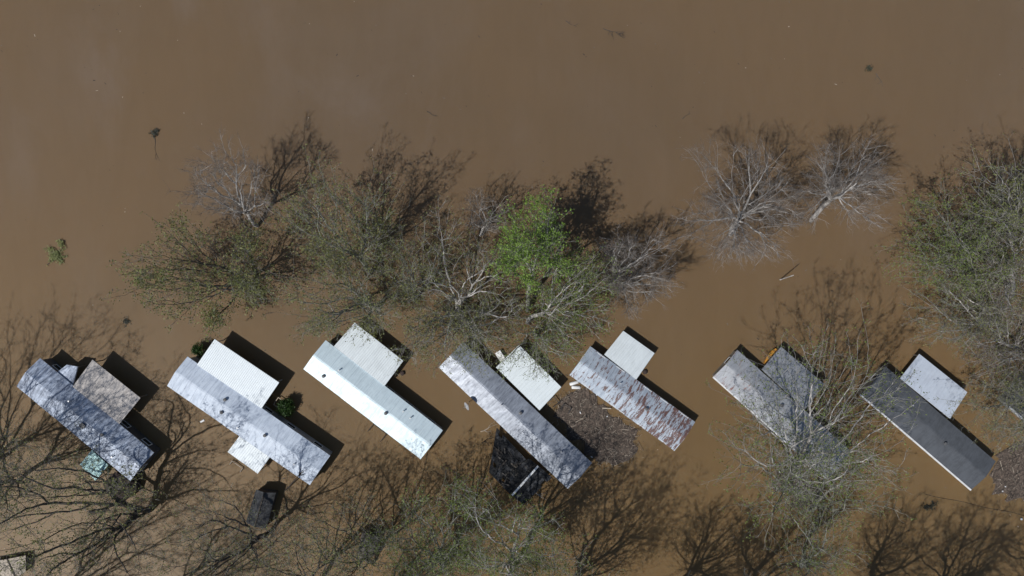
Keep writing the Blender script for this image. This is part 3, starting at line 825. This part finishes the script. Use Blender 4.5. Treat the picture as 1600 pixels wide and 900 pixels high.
    S = np.repeat(src, twigs); m = len(S)
    Dn = DR[S] + rs.normal(size=(m, 3)) * .55 + np.array([0, 0, .12]); Dn /= np.linalg.norm(Dn, axis=1, keepdims=True)
    tlen = rs.uniform(.45, 1.25, (m, 1)) * tl
    T0 = NP[S]; T1 = T0 + Dn * tlen
    V3, Q3 = tubes_np(T0, T1, np.full(m, tip * 1.0), np.full(m, tip * .45), 3)
    # side twigs
    k2 = rs.uniform(.3, .9, (m, 1)); T2 = T0 + Dn * tlen * k2; D2 = Dn + rs.normal(size=(m, 3)) * .6; D2 /= np.linalg.norm(D2, axis=1, keepdims=True)
    T3 = T2 + D2 * tlen * .55
    V4, Q4 = tubes_np(T2, T3, np.full(m, tip * .7), np.full(m, tip * .35), 3)
    Vs = [V2, V3, V4]; Qs = [Q2, Q3, Q4]; mi = [0, 1, 1]
    if leaf:
        ends = np.concatenate([T1, T3, T0 + (T1 - T0) * rs.uniform(.4, 1, (m, 1))])
        dn = np.array([noise.noise(Vector(p * .5) + Vector((0, seed, 3))) for p in ends[::1]])
        nl = np.clip(np.round(ldens * (1 + 1.4 * dn) + rs.uniform(-.5, .5, len(ends))), 0, 9).astype(int)
        Lc = np.repeat(ends, nl, axis=0); K = len(Lc)
        Lc = Lc + rs.normal(size=(K, 3)) * .13
        a = rs.normal(size=(K, 3)); a /= np.linalg.norm(a, axis=1, keepdims=True)
        b_ = np.cross(a, rs.normal(size=(K, 3))); b_ /= np.linalg.norm(b_, axis=1, keepdims=True)
        sz = rs.uniform(.55, 1.3, (K, 1)) * lsize
        V5 = np.stack([Lc - a * sz, Lc - b_ * sz * .55, Lc + a * sz, Lc + b_ * sz * .55], axis=1).reshape(-1, 3)
        Q5 = np.arange(K * 4).reshape(-1, 4); Vs.append(V5); Qs.append(Q5); mi.append(2)
    off = 0; QQ = []; MI = []
    for V_, Q_, m_ in zip(Vs, Qs, mi): QQ.append(Q_ + off); off += len(V_); MI.append(np.full(len(Q_), m_))
    mats = [M[bark], M[twigbark or ('bark_twig' if bark == 'bark_pale' else bark)]] + ([M[leaf]] if leaf else [])
    quads('crown', np.concatenate(Vs) - on, np.concatenate(QQ), mats, np.concatenate(MI), parent=root)
    return root

LT = 'leafy_tree'; BT = 'bare_tree'
# --- the belt of trees above the homes
tree(BT, 'small bare pale tree leaning left above its own V shaped shadow', (403, 355), (352, 284), 8.2, (62, 52, 2.6), 560, None, bark='bark_pale', fork=.34, thickk=1.3, seed=1, twigs=4, tl=.8)
tree(LT, 'wide olive tree sprawling to the left at the left end of the tree belt', (398, 447), (305, 428), 7.2, (114, 72, 3.2), 1200, 'leaf_olive', 1.6, .11, 'bark_dark', .22, thickk=1.25, seed=2, twigbark='bark_grey')
tree(LT, 'olive tree right of the small bare tree casting the largest shadow upward', (576, 428), (528, 335), 8.8, (86, 76, 3.6), 1100, 'leaf_olive', 1.4, .095, 'bark_grey', .3, seed=3, limbs=10, fill=.15, alpha=.45)
tree(LT, 'thin olive tree spreading low over the carport corner of the bright white home', (594, 482), (540, 464), 8.0, (104, 76, 2.8), 950, 'leaf_olive', 1.2, .095, 'bark_grey', .3, seed=4)
tree(BT, 'grey budding tree with limbs radiating like a star above the dish home', (716, 490), (718, 466), 7.5, (94, 112, 2.8), 1100, 'leaf_olive', .7, .09, 'bark_pale', .15, thickk=1.7, limbs=11, seed=5, twigs=3, twigbark='bark_grey')
tree(LT, 'budding olive tree behind the star limbed tree in mid belt', (648, 470), (640, 425), 6.5, (66, 55, 2.4), 550, 'leaf_olive', 1.2, .09, 'bark_grey', .25, seed=6)
tree(LT, 'low thin budding tree between the dull white carport and the clean bright carport', (730, 505), (712, 522), 5.5, (92, 50, 1.8), 500, 'leaf_olive', 1.2, .095, 'bark_grey', .2, seed=71, limbs=9)
tree(BT, 'tiny bare tree at the upper edge of the belt left of the green tree', (753, 366), (760, 330), 4.2, (38, 30, 1.6), 260, None, bark='bark_pale', fork=.3, seed=7, twigs=4, tl=.7)
tree(LT, 'bright fresh green dense tree, the greenest of all', (824, 488), (835, 378), 9.0, (54, 60, 3.4), 1000, 'leaf_green', 2.1, .11, 'bark_grey', .45, seed=88, twigs=2, limbs=9, fill=.12, spray=.2)
tree(LT, 'mid green tree right below the brightest green tree', (826, 508), (898, 448), 7.5, (68, 70, 3.0), 850, 'leaf_mid', 1.4, .10, 'bark_pale', .3, seed=9, twigbark='bark_grey')
tree(LT, 'low yellow green tree touching the top of the clean bright carport', (835, 515), (845, 538), 5.5, (62, 52, 1.8), 600, 'leaf_mid', .8, .09, 'bark_grey', .3, seed=10)
tree(BT, 'pale brushy bare tree at the right end of the belt', (955, 440), (1000, 420), 5.8, (56, 58, 2.4), 800, None, bark='bark_pale', fork=.12, seed=11, twigs=5, tl=.8)
# --- two bare trees alone in the water
tree(BT, 'larger of the two lone bare trees, with pale limbs fanning from its middle', (1141, 368), (1163, 328), 9.0, (94, 100, 3.0), 1300, None, bark='bark_pale', fork=.62, seed=12, twigs=4, tl=.9, tip=.011, limbs=13, thickk=1.6)
tree(BT, 'rightmost lone bare tree leaning up and right with a straight pale trunk', (1266, 346), (1322, 288), 7.8, (76, 68, 3.0), 900, None, bark='bark_pale', fork=.6, seed=13, twigs=4, tl=.9, tip=.011, limbs=12, thickk=1.6)
# --- mass on the right edge
tree(LT, 'dense olive tree forming the left side of the right edge grove', (1520, 430), (1496, 385), 8.5, (82, 74, 3.6), 1300, 'leaf_mid', 1.5, .09, 'bark_grey', .3, thickk=1.3, seed=14, limbs=11)
tree(LT, 'olive tree at the top of the right edge grove', (1590, 380), (1590, 312), 10, (64, 64, 3.6), 900, 'leaf_olive', 1.0, .10, 'bark_pale', .35, thickk=1.3, seed=15, twigbark='bark_grey', limbs=10)
tree(BT, 'pale trunked tree rising straight up the picture within the right edge grove', (1578, 470), (1578, 385), 10, (68, 100, 3.5), 700, 'leaf_olive', .4, .08, 'bark_pale', .6, thickk=1.5, seed=16, twigs=4)
tree(BT, 'grey budding tree at the foot of the right edge grove', (1540, 510), (1500, 478), 6.5, (86, 62, 2.8), 750, 'leaf_olive', .6, .08, 'bark_pale', .25, thickk=1.4, seed=17, twigs=4, twigbark='bark_grey')
tree(BT, 'pale twiggy tree overhanging the bluish carport from the right', (1592, 545), (1582, 540), 7.0, (72, 62, 2.8), 700, 'leaf_olive', .35, .075, 'bark_pale', .25, thickk=1.4, seed=18, twigs=4)
tree(LT, 'olive twiggy tree between the dark slate roof and the right edge', (1610, 625), (1585, 640), 6.8, (62, 62, 2.6), 800, 'leaf_olive', .55, .08, 'bark_grey', .25, seed=19, twigs=4)
tree(LT, 'olive tree cut by the right edge in the grove', (1660, 430), (1660, 370), 9.5, (82, 120, 3.6), 800, 'leaf_olive', 1.1, .09, 'bark_grey', .3, seed=20)
# --- the big tree over home six
tree(LT, 'large pale limbed budding tree spreading over the half hidden home', (1240, 742), (1278, 655), 13.0, (132, 128, 4.2), 1250, 'leaf_mid', .6, .10, 'bark_pale', .15, thickk=1.5, seed=21, twigs=3, tl=.9, shell=.7, twigbark='bark_grey', limbs=11)
tree(LT, 'low budding tree left and below the large pale limbed tree', (1236, 752), (1215, 745), 8.5, (100, 88, 2.6), 300, 'leaf_mid', .9, .10, 'bark_grey', .25, seed=22)
tree(LT, 'leafy budding tree right below the half hidden home', (1262, 800), (1305, 760), 8.5, (92, 62, 2.8), 420, 'leaf_mid', .9, .09, 'bark_grey', .3, seed=23)
tree(LT, 'slim budding tree at the bottom edge beneath the large pale limbed tree', (1255, 890), (1262, 850), 9.5, (60, 80, 3.0), 550, 'leaf_mid', .8, .09, 'bark_grey', .4, seed=24)
# --- bottom middle
tree(LT, 'green tree at the bottom edge below the bright white home', (690, 880), (680, 845), 9.0, (78, 78, 3.4), 1200, 'leaf_mid', 1.2, .10, 'bark_grey', .35, seed=25, fill=.15)
tree(LT, 'green tree at the bottom edge directly below the black annex', (800, 890), (800, 850), 11.0, (80, 88, 3.6), 1500, 'leaf_mid', 1.4, .09, 'bark_pale', .4, thickk=1.4, seed=26, twigbark='bark_grey')
tree(LT, 'tall tree beyond the bottom edge whose crown tip shows below the annex', (850, 960), (880, 985), 15.0, (105, 100, 4.2), 1400, 'leaf_olive', 1.0, .10, 'bark_grey', .35, seed=27)
tree(LT, 'thin olive tree over the grey brown shed', (583, 880), (545, 850), 9.5, (72, 72, 2.8), 520, 'leaf_olive', .9, .08, 'bark_dark', .3, seed=28, twigbark='bark_grey')
tree(LT, 'olive tree spreading left below the narrow dark shed', (425, 832), (345, 862), 12.0, (100, 78, 3.2), 750, 'leaf_olive', .8, .08, 'bark_dark', .3, seed=29, twigbark='bark_grey')
tree(LT, 'olive budding tree at the bottom edge between the two dark sheds', (492, 915), (478, 872), 9.5, (78, 66, 2.8), 600, 'leaf_olive', 1.0, .09, 'bark_dark', .3, seed=72, twigbark='bark_grey')
# --- bottom left
tree(LT, 'great dark limbed tree reaching left from below the leftmost home', (238, 794), (45, 806), 13.0, (190, 95, 3.6), 950, 'leaf_olive', 1.3, .10, 'bark_dark', .12, thickk=1.9, seed=30, twigbark='bark_grey', shell=.7, limbs=7, spray=.2, fill=.1, alpha=.22)
tree(LT, 'olive tree reaching down from the great dark limbed tree at bottom left', (226, 796), (178, 868), 11.0, (95, 60, 3.0), 300, 'leaf_olive', .8, .08, 'bark_dark', .15, thickk=1.7, limbs=4, fill=.1, alpha=.22, seed=31, twigbark='bark_grey')
tree(BT, 'bare budding tree at the left edge beside the great dark limbed tree', (30, 752), (-30, 745), 11.0, (105, 85, 3.4), 800, 'leaf_olive', .5, .08, 'bark_dark', .25, thickk=1.35, seed=32, twigs=4, twigbark='bark_grey')
# --- trees standing just outside the picture, whose shadows fall into it
tree(BT, 'tall bare tree beyond the left edge shading the leftmost home', (-50, 780), (-200, 705), 15.0, (160, 110, 3.6), 1300, None, bark='bark_grey', fork=.3, seed=33, twigs=3)
for i, (bx, cx, cy, z, sz) in enumerate(((1030, 1060, 1030, 14, 85), (1150, 1180, 1035, 14.5, 80), (1340, 1400, 1050, 15.5, 90), (1450, 1540, 1060, 15.5, 85), (1580, 1690, 1060, 15.5, 95))):
    tree(BT, ['bare tree just below the bottom edge right of the black annex', 'bare tree just below the bottom edge left of the slim budding tree', 'bare tree below the bottom edge right of the slim budding tree',
              'bare tree below the bottom edge under the dark slate roof', 'bare tree beyond the bottom right corner'][i], (bx, 940), (cx, cy), z, (sz, 85, 4.0), 1300, None, bark='bark_grey', fork=.35, seed=40 + i, twigs=4)

for i, (bx, by, cx, cy, z, sz) in enumerate(((40, 960, 0, 985, 13.5, 95), (210, 960, 190, 1010, 13.5, 95), (560, 980, 560, 1010, 13.5, 85))):
    tree(BT, ['bare tree below the bottom left corner', 'bare tree below the bottom edge under the leftmost home', 'bare tree below the bottom edge under the bright white home'][i],
         (bx, by), (cx, cy), z, (sz, 85, 3.8), 1100, None, bark='bark_grey', fork=.35, seed=50 + i, twigs=4)

def bush(label, px, py, r, leaf, seedn, z=.9):
    tree('bush', label, (px, py), (px, py), z, (r, r, .7), 160, leaf, 4, .09, 'bark_dark', .5, seed=seedn, twigs=3, tl=.25, tip=.008, cat='bush', group='bushes by the carports')
bush('dark green bush at the upper left corner of the largest carport', 312, 543, 7, 'leaf_dark', 60)
bush('dark green bush at the lower corner of the largest carport', 447, 636, 9, 'leaf_dark', 61)
